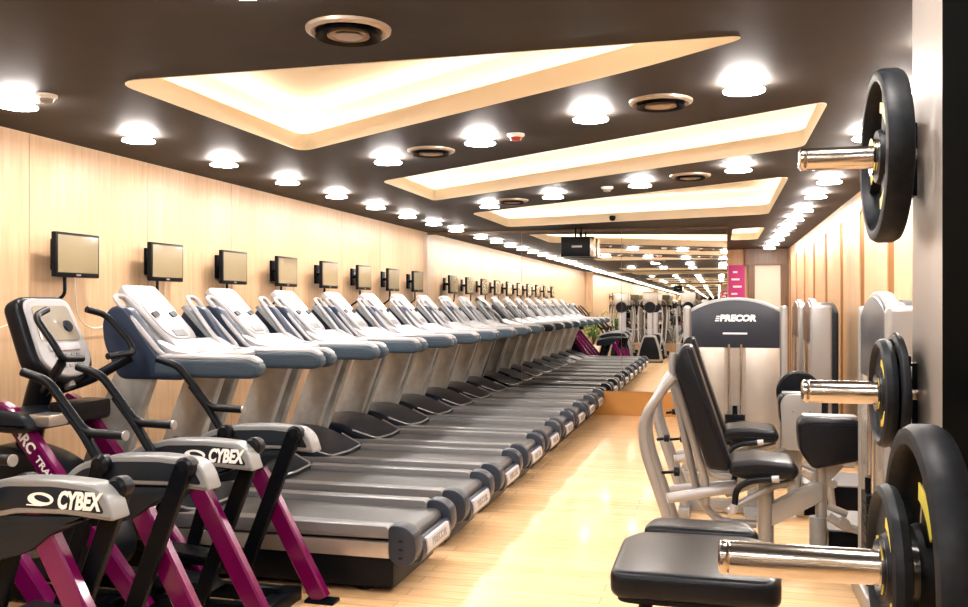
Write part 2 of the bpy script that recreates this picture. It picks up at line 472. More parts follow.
bm = BM(); tube(bm, [(-1.3, 11.49, H + .05), (-1.3, 11.54, H + .05)], .014); obj('arm', bm, M['black'], t, (-1.3, 11.50, H + .03))
# speaker
S = (-1.87, 12.38, 2.335)
t = thing('wall_speaker', 'black box speaker hung from the ceiling in front of the mirrors', 'speaker', S)
bm = BM(); box(bm, S[0] - .22, S[0] + .18, S[1] - .14, S[1] + .14, S[2] - .135, S[2] + .135, .012); obj('cabinet', bm, M['black'], t, S)
bm = BM(); box(bm, S[0] + .18, S[0] + .225, S[1] - .14, S[1] + .14, S[2] - .135, S[2] + .135, .01); obj('end_trim', bm, M['steel'], t, S)
bm = BM(); box(bm, S[0] - .07, S[0] + .07, S[1] - .146, S[1] - .139, S[2] - .013, S[2] + .013); obj('badge', bm, M['pale'], t, S)
bm = BM(); tube(bm, [(S[0] - .04, S[1], S[2] + .13), (S[0] - .04, S[1], H)], .012); tube(bm, [(S[0] + .04, S[1], S[2] + .13), (S[0] + .04, S[1], H)], .012)
obj('bracket', bm, M['black_metal'], t, S)
# banner past the mirror end
bm = BM(); box(bm, .20, .50, YE - .02, YE - .005, 1.35, 2.3)
tb = tag(obj('wall_banner', bm, M['banner'], base=(.35, YE, 1.35)), 'magenta banner with pale strokes on the end wall beside the door', 'banner')
for k in range(6):
    z = 1.45 + .14 * k; bm = BM()
    box(bm, .25 + .03 * (k % 2), .44 - .04 * (k % 3), YE - .024, YE - .0195, z, z + .035)
    obj('pale_stroke', bm, M['white'], tb, (.35, YE, 1.35))

# ------------------------------------------------------------------ wall televisions
def make_tv():
    b = (XL, 4.86, 1.85)
    t = thing('wall_tv', 'x', 'television', b, 'wall televisions above the treadmills')
    y = 4.95; x = -3.985
    bm = BM(); box(bm, x - .035, x, y - .205, y + .205, 1.71, 1.995, .008); obj('housing', bm, M['black'], t, b)
    bm = BM(); box(bm, x - .001, x + .003, y - .186, y + .186, 1.74, 1.977); obj('screen', bm, M['screen'], t, b)
    bm = BM(); box(bm, x, x + .004, y - .02, y + .02, 1.72, 1.732); obj('badge', bm, M['silver'], t, b)
    bm = BM(); box(bm, XL, XL + .02, y - .07, y + .05, 1.76, 1.96, .004); tube(bm, [(XL + .01, y - .04, 1.86), (XL + .06, y + .03, 1.86), (x - .03, y, 1.86)], .02, .03)
    box(bm, x - .055, x - .03, y - .1, y + .1, 1.77, 1.95, .004); obj('bracket', bm, M['black_metal'], t, b)
    bm = BM(); tube(bm, [(x - .02, y - .1, 1.72), (x - .02, y - .1, 1.60), (XL + .012, y - .1, 1.52), (XL + .012, y - .1, 1.2)], .011, .03); obj('power_cord', bm, M['black'], t, b)
    bm = BM(); tube(bm, [(x - .01, y - .02, 1.71), (XL + .06, y + .1, 1.45), (XL + .03, y + .3, 1.36), (XL + .05, y + .5, 1.42)], .004, .12, 6); obj('signal_cable', bm, M['cream'], t, b)
    return t
tv = make_tv()
for k, l in ((-1, 'small flat television above the magenta trainer whose whole console shows'), (-2, 'small flat television above the magenta trainer cut off by the picture edge')):
    o = copy_tree(tv); o.location = (XL, 4.86 + .972 * k, 1.85); o['label'] = l
for k in range(8):
    o = tv if k == 0 else copy_tree(tv)
    o.location = (XL, 4.86 + .972 * k, 1.85)
    o['label'] = 'small flat television above the treadmills, %s from the magenta trainers' % ORD[k]

# ------------------------------------------------------------------ treadmills
def make_treadmill():
    b = (-2.6, 0, 0)
    t = thing('treadmill', 'x', 'treadmill', b, 'treadmills in a row along the left wall')
    low = ('running_belt', 'side_rail', 'side_panel', 'rear_cap', 'cap_rib', 'rear_bar', 'rear_plate', 'lettering')
    O = lambda n, bm, m, p=None: obj(n, bm, M[m], p or t, (b[0] + (.032 if n in low else 0), 0, .010 if n in low else 0))
    # base frame
    bm = BM(); box(bm, -3.6, -1.66, -.355, .355, .03, .215, .02); box(bm, -3.5, -1.66, -.28, .28, .2, .27)
    for sx in (-3.4, -1.85):
        for sy in (-.27, .27): lathe(bm, [(0, 0), (.04, 0), (.04, .03), (.02, .06)], T(sx, sy, 0), 14)
    O('base_frame', bm, 'black')
    # belt with rounded rear roller
    pr = [(-3.3, .335), (-1.60, .335)] + [(-1.60 + .045 * math.sin(a), .29 + .045 * math.cos(a)) for a in [PI * j / 8 for j in range(1, 9)]] + [(-3.3, .245)]
    bm = BM(); prism(bm, pr, -.27, .27); O('running_belt', bm, 'belt')
    for s in (-1, 1):
        a, c = sorted((s * .27, s * .375))
        bm = BM(); prism(bm, round_poly([(-3.35, .30), (-3.3, .375), (-1.66, .375), (-1.62, .31), (-3.3, .29)], .02, 3), a, c, bev=.008); O('side_rail', bm, 'rail')
        a, c = sorted((s * .30, s * .372))
        bm = BM(); prism(bm, [(-3.2, .205), (-3.2, .288), (-1.64, .288), (-1.65, .205)], a, c, bev=.004); sp = O('side_panel', bm, 'shroud')
        bm = BM(); prism(bm, round_poly([(-1.65, .385), (-1.56, .385), (-1.50, .34), (-1.49, .24), (-1.52, .180), (-1.60, .170), (-1.65, .21)], .035, 4), *sorted((s * .265, s * .385)), bev=.014)
        rc = O('rear_cap', bm, 'cap_blue')
        for j in range(3):
            bm = BM(); box(bm, -1.59, -1.565, *sorted((s * .384, s * .388)), .21 + .045 * j, .222 + .045 * j); O('cap_rib', bm, 'hood', rc)
    bm = BM(); prism(bm, round_poly([(-1.58, .27), (-1.52, .29), (-1.50, .27), (-1.49, .21), (-1.51, .165), (-1.58, .16)], .015, 3), -.262, .262, bev=.004); O('rear_bar', bm, 'cap_blue')
    bm = BM(); prism(bm, round_poly([(-1.51, .285), (-1.492, .280), (-1.482, .225), (-1.490, .195), (-1.51, .19)], .006, 3), -.20, .20, bev=.004); pl = O('rear_plate', bm, 'panel_white')
    bm = BM(); text_bm(bm, 'PRECOR', .055, R_px(-1.4845, 0, .243, -.18), shear=.2, bold=.002, width=.26); O('lettering', bm, 'grey', pl)
    # motor hood
    hood = round_poly([(-3.75, .12), (-3.78, .34), (-3.62, .50), (-3.40, .52), (-3.22, .49), (-3.06, .42), (-2.88, .36), (-2.90, .32), (-3.0, .26), (-3.1, .12)], .07, 5)
    bm = BM(); prism(bm, hood, -.37, .37, bev=.05, seg=4); mh = O('motor_hood', bm, 'hood')
    bm = BM(); tube(bm, [(-3.10, -.365, .44), (-2.90, -.30, .365), (-2.87, 0, .362), (-2.90, .30, .365), (-3.10, .365, .44)], .008, .05, 8); O('hood_trim', bm, 'silver', mh)
    # uprights and the console they carry
    for s in (-1, 1):
        up = round_poly([(-3.69, .22), (-3.56, .58), (-3.35, 1.10), (-3.32, 1.16), (-3.06, 1.16), (-3.09, 1.10), (-3.28, .58), (-3.40, .22)], .06, 4)
        bm = BM(); prism(bm, up, *sorted((s * .345, s * .415)), bev=.014, seg=3); O('upright', bm, 'upright')
        f = round_poly([(-3.29, 1.115), (-3.39, 1.32), (-3.40, 1.45), (-3.34, 1.53), (-3.25, 1.53), (-3.03, 1.25), (-2.86, 1.22), (-2.86, 1.115)], .05, 5)
        bm = BM(); prism(bm, f, *sorted((s * .33, s * .43)), bev=.022, seg=3); cf = O('console_side', bm, 'navy')
        q = lambda u, y: (-3.31 + .29 * u, y, 1.56 - .30 * u)     # along the slanted top
        bm = BM(); loop = [q(-.08, s * .41), q(.95, s * .418), q(1.05, s * .40), q(1.05, s * .28), q(.9, s * .235), q(-.02, s * .31), q(-.08, s * .33)]
        tube(bm, loop, .015, .06, 10, closed=True); O('silver_loop', bm, 'pale', cf)
        bm = BM(); prism(bm, [(-3.33, 1.515), (-3.31, 1.53), (-3.03, 1.25), (-3.05, 1.235)], *sorted((s * .25, s * .40))); O('loop_inset', bm, 'grey', cf)
        # hand rail
        hr = round_poly([(-3.06, 1.13), (-3.06, 1.235), (-2.46, 1.245), (-2.40, 1.21), (-2.40, 1.16), (-2.45, 1.13)], .045, 5)
        bm = BM(); prism(bm, hr, *sorted((s * .345, s * .435)), bev=.03, seg=4); h = O('hand_rail', bm, 'navy_light')
        hr = round_poly([(-3.08, 1.20), (-3.10, 1.256), (-2.46, 1.258), (-2.412, 1.225), (-2.43, 1.205), (-2.50, 1.222)], .025, 4)
        bm = BM(); prism(bm, hr, *sorted((s * .352, s * .428)), bev=.016, seg=3); O('rail_cap', bm, 'pale', h)
    bm = BM(); prism(bm, round_poly([(-3.20, 1.20), (-3.12, 1.34), (-3.0, 1.275), (-2.86, 1.255), (-2.84, 1.215), (-2.98, 1.18)], .03, 4), -.34, .34, bev=.01); tr = O('dashboard_tray', bm, 'pale')
    for yy in (-.2, .2):
        bm = BM(); box(bm, -2.97, -2.89, yy - .045, yy + .045, 1.25, 1.262, .004); O('grip_sensor', bm, 'black', tr)
    bm = BM(); prism(bm, round_poly([(-3.38, 1.13), (-3.42, 1.40), (-3.18, 1.30), (-3.02, 1.18), (-3.1, 1.13)], .04, 4), -.33, .33, bev=.01); O('console_back', bm, 'navy')
    # display: rounded slab on a slant
    mt = T(-3.30, 0, 1.445) @ Matrix.Rotation(math.radians(46), 4, 'Y')
    out = round_poly([(-.27, -.17), (-.27, .17), (.15, .18), (.25, .09, .12), (.25, -.09, .12), (.15, -.18)], .05, 6)
    bm = BM(); prism(bm, out, -.03, .03, 'XY', bev=.018, seg=3, mtx=mt); ds = O('display', bm, 'pale')
    bm = BM(); prism(bm, round_poly([(-.05, -.17), (-.05, .17), (.17, .175), (.285, .09, .1), (.285, -.09, .1), (.17, -.175)], .05, 6), -.062, -.028, 'XY', bev=.008, mtx=mt); O('display_under_shell', bm, 'black', ds)  # black shell beneath the lower end of the display
    bm = BM(); prism(bm, round_poly([(-.12, -.14), (-.12, .14), (.12, .14), (.19, .07), (.19, -.07), (.12, -.14)], .04, 4), .028, .036, 'XY', bev=.003, mtx=mt); O('face_panel', bm, 'panel_white', ds)
    for yy in (-.09, .09):
        bm = BM(); prism(bm, round_poly([(-.02, yy - .04), (-.035, yy + .03), (.0, yy + .04), (.02, yy - .03)], .012, 3), .034, .044, 'XY', mtx=mt); O('bottle_slot', bm, 'black', ds)
    bm = BM(); box(bm, .12, .17, -.06, .06, .034, .041, .002, 1, mt); O('button_row', bm, 'grey', ds)
    return t
tm = make_treadmill()
for k in range(9):
    o = tm if k == 0 else copy_tree(tm)
    o.location = (-2.6, 4.84 + .955 * min(k, 3) + .887 * max(k - 3, 0), 0)
    o['label'] = ['silver and navy treadmill beside the magenta trainers, nearest of the row',
                  'second treadmill of the row, counted from the magenta trainers', 'third treadmill of the row, counted from the magenta trainers',
                  'fourth treadmill of the row, counted from the magenta trainers', 'fifth treadmill, exactly in the middle of the row of nine',
                  'treadmill fourth from the mirror wall', 'treadmill third from the mirror wall', 'treadmill second from the mirror wall',
                  'last treadmill of the row, right against the mirror wall'][k]

# ------------------------------------------------------------------ arc trainers
def make_trainer():
    b = (-2.6, 4.04, 0); Y = 4.04
    t = thing('arc_trainer', 'x', 'exercise machine', b, 'magenta legged trainers facing the left wall')
    O = lambda n, bm, m, p=None: obj(n, bm, M[m], p or t, b)
    bm = BM()
    for s in (-1, 1): box(bm, -3.75, -2.15, Y + s * .14 - .03, Y + s * .14 + .03, .02, .10, .01)
    box(bm, -3.8, -3.7, Y - .3, Y + .3, 0, .07, .01); box(bm, -2.95, -2.85, Y - .27, Y + .27, 0, .09, .01); box(bm, -2.2, -2.1, Y - .27, Y + .27, 0, .07, .01)
    O('base_frame', bm, 'black_metal')
    bm = BM(); prism(bm, round_poly([(-3.95, .10), (-3.95, .62), (-3.7, .82), (-3.35, .74), (-3.05, .50), (-2.95, .25), (-3.1, .10)], .14, 6), Y - .13, Y + .13, bev=.04, seg=3)
    hs = O('flywheel_housing', bm, 'charcoal')
    bm = BM(); lathe(bm, [(0, .14), (.20, .14), (.22, .128), (.2, .10)], T(-3.45, Y, .44) @ AYm, 32); O('drive_disc', bm, 'grey', hs)
    for s in (-1, 1):
        y = Y + (.25 if s > 0 else -.29); dx = 0 if s > 0 else -.045
        # rear leg
        bm = BM(); tube(bm, [(-2.44, y, .83), (-1.985, y, .015)], .028, square=True, sy=1.7)
        lg = O('rear_leg', bm, 'magenta')
        bm = BM(); box(bm, -2.06, -1.90, y - .045, y + .045, 0, .018, .004); O('foot_plate', bm, 'black_metal', lg)
        # cover arm
        cv = round_poly([(-2.70, .80), (-2.62, .865), (-2.45, .905), (-2.25, .912), (-2.08, .900), (-2.03, .86, .03), (-2.00, .775, .015), (-2.2, .788), (-2.4, .783), (-2.6, .74), (-2.72, .70)], .05, 4)
        bm = BM(); prism(bm, cv, y - .05, y + .05, bev=.012, seg=3, mtx=T(dx, 0, 0)); c = O('cover_arm', bm, 'grey')
        bd = round_poly([(-2.68, .79), (-2.60, .84), (-2.45, .878), (-2.25, .886), (-2.085, .876), (-2.035, .800), (-2.2, .808), (-2.4, .803), (-2.6, .76)], .02, 3)
        bm = BM(); prism(bm, bd, y - .0525, y + .0525, bev=.002, mtx=T(dx, 0, 0)); O('side_band', bm, 'charcoal', c)
        lo = round_poly([(-2.72, .72), (-2.6, .765), (-2.1, .785), (-2.14, .765), (-2.26, .72), (-2.36, .64), (-2.5, .60), (-2.74, .58)], .05, 4)
        bm = BM(); prism(bm, lo, y - .044, y + .044, bev=.012, mtx=T(dx, 0, 0)); O('lower_cover', bm, 'charcoal', c)
        if s < 0:
            bm = BM(); text_bm(bm, 'CYBEX', .085, R_my(-2.19, y - .0535, .838), shear=.28, bold=.0035, width=.185)
            # swoosh
            ring = []
            for j in range(28):
                a = 2 * PI * j / 28
                ring.append((-2.345 + .055 * math.cos(a), .84 + .024 * math.sin(a)))
            inn = []
            for j in range(28):
                a = 2 * PI * j / 28
                inn.append((-2.338 + .034 * math.cos(a + .4), .842 + .013 * math.sin(a)))
            tmp = BM(); A = [tmp.verts.new((p[0], y - .0545, p[1])) for p in ring]; B_ = [tmp.verts.new((p[0], y - .0545, p[1])) for p in inn]
            for j in range(28): tmp.faces.new((A[j], A[(j + 1) % 28], B_[(j + 1) % 28], B_[j]))
            merge(bm, tmp)
            box(bm, -2.405, -2.34, y - .0548, y - .0535, .815, .819)
            O('logo', bm, 'white', c)
        # knobs on the inner side, links and pedals
        i = y - s * .058
        for kx, kz in ((-2.50, .865), (-2.10, .872)):
            bm = BM(); lathe(bm, [(0, -.03), (.04, -.03), (.043, -.01), (.043, .02), (.03, .034), (0, .036)], T(kx, i, kz) @ AYm, 24); O('pivot_knob', bm, 'black', c)
        bm = BM(); tube(bm, [(-2.10, y - s * .075, .875), (-2.40, y - s * .075, .12)], .018, square=True, sy=2.1); O('swing_link', bm, 'black_metal')
        bm = BM(); tube(bm, [(-2.50, y - s * .075, .865), (-2.72, y - s * .075, .16)], .018, square=True, sy=1.8); O('swing_link', bm, 'black_metal')
        bm = BM(); zz = .16 if s < 0 else .22
        prism(bm, round_poly([(-2.80, zz), (-2.80, zz + .07), (-2.40, zz + .03), (-2.36, zz - .01)], .012, 3), *sorted((y - s * .10, y - s * .245)), bev=.006); O('pedal', bm, 'black')
        # front magenta tube
        y2 = Y + s * .24
        bm = BM(); tube(bm, [(-3.52, y2, 1.0), (-3.43, y2, .96), (-2.68, y2, .06)], .032, .05, square=True, sy=1.55); ft = O('front_tube', bm, 'magenta')
        if s < 0:
            ang = math.atan2(-.90, .75)
            bm = BM(); text_bm(bm, 'ARC', .075, T(-3.345, y2 - .034, .86) @ Matrix.Rotation(-ang, 4, 'Y') @ Matrix(((1, 0, 0, 0), (0, 0, -1, 0), (0, 1, 0, 0), (0, 0, 0, 1))), bold=.002, width=.15)
            text_bm(bm, 'TRAINER', .048, T(-3.20, y2 - .034, .685) @ Matrix.Rotation(-ang, 4, 'Y') @ Matrix(((1, 0, 0, 0), (0, 0, -1, 0), (0, 1, 0, 0), (0, 0, 0, 1))), bold=.001, width=.24)
            O('tube_lettering', bm, 'white', ft)
        # swinging handle
        yh = Y + (.25 if s > 0 else -.38)
        bm = BM(); tube(bm, [(-2.95, yh, 1.24), (-2.82, yh, 1.205), (-2.63, yh, .985), (-2.43, yh, .98)], .020, .05); sh = O('swing_handle', bm, 'black')
        bm = BM(); tube(bm, [(-2.74, yh, 1.10), (-2.64, yh, .985), (-2.54, yh, .84)], .028, .03, sy=.7); O('handle_arm', bm, 'black_metal', sh)
        bm = BM(); lathe(bm, [(0, 0), (.022, 0), (.022, .008), (0, .012)], T(-2.435, yh, .98) @ AX, 14); O('grip_end', bm, 'silver', sh)
        # fixed handle around the console
        ya = Y + s * .30
        bm = BM(); tube(bm, [(-3.32, Y + s * .15, 1.51), (-3.29, Y + s * .27, 1.48), (-3.15, Y + s * .29, 1.33), (-3.12, Y + s * .28, 1.27), (-3.15, Y + s * .10, 1.26)], .018, .05); O('fixed_handle', bm, 'black')
        bm = BM(); tube(bm, [(-3.42, Y + s * .05, 1.08), (-3.30, Y + s * .16, 1.13), (-3.13, Y + s * .27, 1.25)], .020, .08, sy=1.4); O('handle_bracket', bm, 'black_metal')
    hc = round_poly([(-3.68, .91), (-3.64, .98), (-3.48, 1.01), (-3.32, .985), (-3.27, .91), (-3.4, .89)], .04, 4)
    bm = BM(); prism(bm, hc, Y - .31, Y + .31, bev=.03, seg=3); h = O('head_cover', bm, 'charcoal')
    bm = BM(); box(bm, -3.36, -3.20, Y - .10, Y + .20, .93, 1.03, .02); O('cover_box', bm, 'black', h)
    bm = BM(); box(bm, -3.35, -3.215, Y - .26, Y - .12, .925, .985, .01); O('silver_insert', bm, 'alu', h)
    bm = BM(); tube(bm, [(-3.62, Y, .5), (-3.52, Y, 1.0), (-3.44, Y, 1.22)], .05, .2, sy=1.5); O('mast', bm, 'black_metal')
    # console
    mt = T(-3.40, Y, 1.36) @ Matrix.Rotation(math.radians(66), 4, 'Y')
    out = round_poly([(-.23, -.17, .07), (-.23, .17, .07), (.16, .20, .09), (.25, .08, .06), (.25, -.08, .06), (.16, -.20, .09)], .05, 6)
    bm = BM(); prism(bm, [(p[0] * 1.04, p[1] * 1.12) for p in out], -.09, .02, 'XY', bev=.04, seg=4, mtx=mt); cs = O('console', bm, 'black')
    bm = BM(); prism(bm, [(p[0] * .93, p[1] * .97) for p in out], .005, .034, 'XY', bev=.012, seg=3, mtx=mt); O('console_face', bm, 'pale', cs)
    bm = BM(); prism(bm, round_poly([(-.17, -.13), (-.17, .13), (.03, .15), (.03, -.15)], .03, 4), .032, .039, 'XY', bev=.002, mtx=mt); O('display_window', bm, 'lcd', cs)
    bm = BM(); box(bm, .045, .09, -.11, .11, .03, .046, .006, 2, mt); O('reading_ledge', bm, 'panel_white', cs)
    bm = BM()
    for i in range(3):
        for j in range(5): box(bm, .105 + .03 * i, .122 + .03 * i, -.09 + .04 * j, -.066 + .04 * j, .032, .039, .002, 1, mt)
    O('keypad', bm, 'grey', cs)
    bm = BM(); lathe(bm, [(0, 0), (.035, 0), (.03, .01), (0, .012)], mt @ T(-.05, .08, .038), 20); O('dial', bm, 'charcoal', cs)
    bm = BM(); tube(bm, [(-3.30, Y, 1.10), (-3.34, Y, 1.17)], .03); O('console_neck', bm, 'silver', cs)
    return t
ar = make_trainer()
ar['label'] = 'magenta legged trainer beside the first treadmill, its whole console in view'
o = copy_tree(ar); o.location = (-2.6, 3.06, 0)
o['label'] = 'magenta legged trainer nearest the camera, cut off by the picture edge'

# ------------------------------------------------------------------ weight plates and their rack
RB = (.46, 1.6, 0)
t = thing('plate_rack', 'black upright weight plate rack with steel pegs, in front of the pillar', 'weight rack', RB)
bm = BM(); box(bm, .34, .42, 1.21, 1.29, .06, 1.45, .006); obj('upright', bm, M['black_metal'], t, RB)
bm = BM(); box(bm, .34, .50, 1.0, 1.686, 0, .06, .01); obj('base', bm, M['black_metal'], t, RB)
for zz in (.55, 1.35):
    bm = BM(); box(bm, .425, .50, 1.21, 1.688, zz, zz + .07, .006); box(bm, .40, .44, 1.22, 1.28, zz + .005, zz + .065); obj('cross_bar', bm, M['black_metal'], t, RB)
ZT, ZM_, ZL = 1.824, 1.362, 1.196
for (yy, zz, xa, xb, rr) in ((1.90, ZT, .158, .371, .0225), (1.90, ZM_, .163, .371, .0225), (1.25, ZL, .002, .36, .0225)):
    bm = BM(); lathe(bm, [(0, -.002), (rr - .006, -.002), (rr - .001, .001), (rr, .004), (rr, .01), (rr - .001, .012), (rr, .014), (rr, xb - xa), (0, xb - xa)], T(xa, yy, zz) @ AX, 28); obj('peg', bm, M['steel'], t, RB)
for zz in (ZT, ZM_):
    bm = BM(); box(bm, .346, .356, 1.86, 1.93, zz - .10, zz + .075, .002, 1); box(bm, .356, .370, 1.88, 1.92, zz - .08, zz + .06); bk = obj('bracket', bm, M['black_metal'], t, RB)
    for dz in (.03, -.065):
        bm = BM(); box(bm, .346, .356, 1.857, 1.861, zz + dz, zz + dz + .025); obj('slot', bm, M['white'], bk, RB)
def make_plate(r, th, x, y, z, label, spoked=True, yellow=True):
    """disc about the X axis, front face towards -X at x"""
    b = (x + th / 2, y, z)
    t = thing('weight_plate', label, 'weight plate', b, 'round weight plates on the rack pegs')
    F = T(x, y, z) @ AX
    rim = [(r * .86, .002), (r * .90, 0), (r * .97, .003), (r, .012), (r, th - .012), (r * .97, th - .003), (r * .9, th), (r * .86, th - .002)]
    if spoked:
        bm = BM(); lathe(bm, rim + [(r * .83, th * .65), (r * .83, th * .35)], F, 56, closed=True); obj('rim', bm, M['rubber'], t, b)
        bm = BM(); lathe(bm, [(r * .30, th * .15), (r * .32, th * .3), (r * .32, th * .75), (r * .16, th * .8), (r * .16, th * .15)], F, 36, closed=True); hb = obj('hub', bm, M['rubber'], t, b)
        bm = BM()
        for k in range(3):
            a = k * 2 * PI / 3 + PI / 2
            for s in (0,):
                pts = []
                for rr, w_ in ((.29, .32), (.45, .30), (.65, .34), (.85, .42)): pts.append((rr * r, w_))
                L_ = [(p[0] * math.cos(a - p[1]), p[0] * math.sin(a - p[1])) for p in pts]; R_ = [(p[0] * math.cos(a + p[1]), p[0] * math.sin(a + p[1])) for p in pts[::-1]]
                prism(bm, L_ + R_, th * .3, th * .7, 'XY', bev=.003, mtx=F)
        obj('spokes', bm, M['rubber'], t, b)
    else:
        bm = BM(); lathe(bm, [(r * .16, .006), (r * .38, .004), (r * .42, .010), (r * .82, .010)] + rim + [(r * .8, th - .008), (r * .16, th - .006)], F, 56, closed=True); obj('disc', bm, M['rubber'], t, b)
    bm = BM(); lathe(bm, [(.0235, -.002), (.036, -.002), (.036, .004), (.0235, th), ], F, 28); lathe(bm, [(.0235, th), (.036, th), (.036, .004)], F, 28); obj('sleeve', bm, M['chrome'], t, b)
    if yellow:
        for k in range(3):
            bm = BM(); a0 = k * 2 * PI / 3 + PI / 2 - .42; q = []
            for j in range(9): a = a0 + .84 * j / 8; q.append((r * .62 * math.cos(a), r * .62 * math.sin(a)))
            for j in range(9): a = a0 + .84 * (8 - j) / 8; q.append((r * .50 * math.cos(a), r * .50 * math.sin(a)))
            prism(bm, q, th * .3 - .002 if spoked else .007, th * .3 if spoked else .011, 'XY', mtx=F)
            obj('yellow_mark', bm, M['yellow'], t, b)
    return t
make_plate(.168, .050, .292, 1.90, ZT, 'large spoked black plate on the topmost peg')
make_plate(.106, .026, .300, 1.90, ZM_, 'small black plate on the middle peg, outer of the two', False)
make_plate(.118, .018, .327, 1.90, ZM_, 'small black plate on the middle peg, inner of the two', False, False)
make_plate(.185, .050, .232, 1.25, ZL, 'largest spoked black rubber plate, on the lowest peg')
make_plate(.107, .024, .200, 1.25, ZL, 'small black plate on the lowest peg in front of the largest plate', False)

# ------------------------------------------------------------------ weight stack towers
def make_tower():
    b = (0, 0, 0)
    t = thing('weight_tower', 'x', 'weight machine', b, 'silver selector weight towers')
    O = lambda n, bm, m, p=None: obj(n, bm, M[m], p or t, b)
    W = .375
    def arch(w, zb, zs, zt, n=14):
        return [(-w, zb)] + [(-w + 2 * w * j / n, zs + (zt - zs) * (1 - abs(2 * j / n - 1) ** 2.2)) for j in range(n + 1)] + [(w, zb)]
    bm = BM(); prism(bm, round_poly(arch(W, .10, 1.50, 1.60), .02, 2), -.05, .02, bev=.015, seg=3); O('front_frame', bm, 'silver')
    bm = BM(); prism(bm, round_poly(arch(W + .03, .10, 1.46, 1.56), .02, 2), .02, .19, bev=.03, seg=3); O('body_shell', bm, 'charcoal')
    for s in (-1, 1):
        bm = BM(); box(bm, *sorted((s * (W - .005), s * (W + .055))), -.07, .13, .06, 1.53, .03, 3); O('side_rail', bm, 'silver')
    bm = BM(); prism(bm, arch(W - .012, 1.17, 1.475, 1.575), -.062, -.045, bev=.004); cp = O('top_panel', bm, 'panel_dark')
    bm = BM(); text_bm(bm, 'PRECOR', .072, R_my(.02, -.0635, 1.42), shear=.15, bold=.004, width=.30)
    for j in range(3): box(bm, -.165 + .006 * j, -.135 + .006 * j, -.065, -.0615, 1.395 + .018 * j, 1.405 + .018 * j)
    O('lettering', bm, 'white', cp)
    bm = BM(); box(bm, -.10, .10, -.065, -.0615, 1.285, 1.298); O('model_strip', bm, 'white', cp)
    for s in (-1, 1):
        bm = BM(); box(bm, *sorted((s * .085, s * (W - .01))), -.060, -.045, .14, 1.20, .006); O('shroud_panel', bm, 'shroud')
    bm = BM(); box(bm, -.085, .085, -.053, -.045, .14, 1.20); O('center_channel', bm, 'shroud')
    for s in (-1, 1):
        bm = BM(); tube(bm, [(s * .05, -.065, .14), (s * .05, -.065, 1.2)], .010); O('guide_rod', bm, 'chrome')
    bm = BM()
    for j in range(9): box(bm, -.08, .08, -.10, -.056, .16 + .05 * j, .205 + .05 * j, .003, 1)
    ws = O('weight_stack', bm, 'black')
    bm = BM(); tube(bm, [(0, -.075, .6), (0, -.075, .68)], .02); O('stack_pin', bm, 'black_metal', ws)
    bm = BM(); box(bm, -W - .08, W + .08, -.1, .32, 0, .10, .015); O('base_frame', bm, 'silver')
    return t
tw = make_tower(); tw.location = (.14, 8.02, 0); tw['label'] = 'wide silver weight tower with navy arched top, facing the camera'
def tower(x, y, rz, label, sc_=1):
    o = copy_tree(tw); o.location = (x, y, 0); o.rotation_euler = (0, 0, rz); o['label'] = label
    for c in list(o.children):
        for g in list(c.children):
            if g.name.startswith(('lettering', 'model_strip')): bpy.data.objects.remove(g)
tower(.80, 4.80, -PI / 2, 'silver weight tower side-on behind the weight rack and pillar')
tower(.92, 9.52, -PI / 2, 'silver weight tower side-on by the slotted wall, nearer of the far pair')
tower(.92, 10.9, -PI / 2, 'silver weight tower side-on by the slotted wall, farther of the far pair')
bpy.context.view_layer.update()

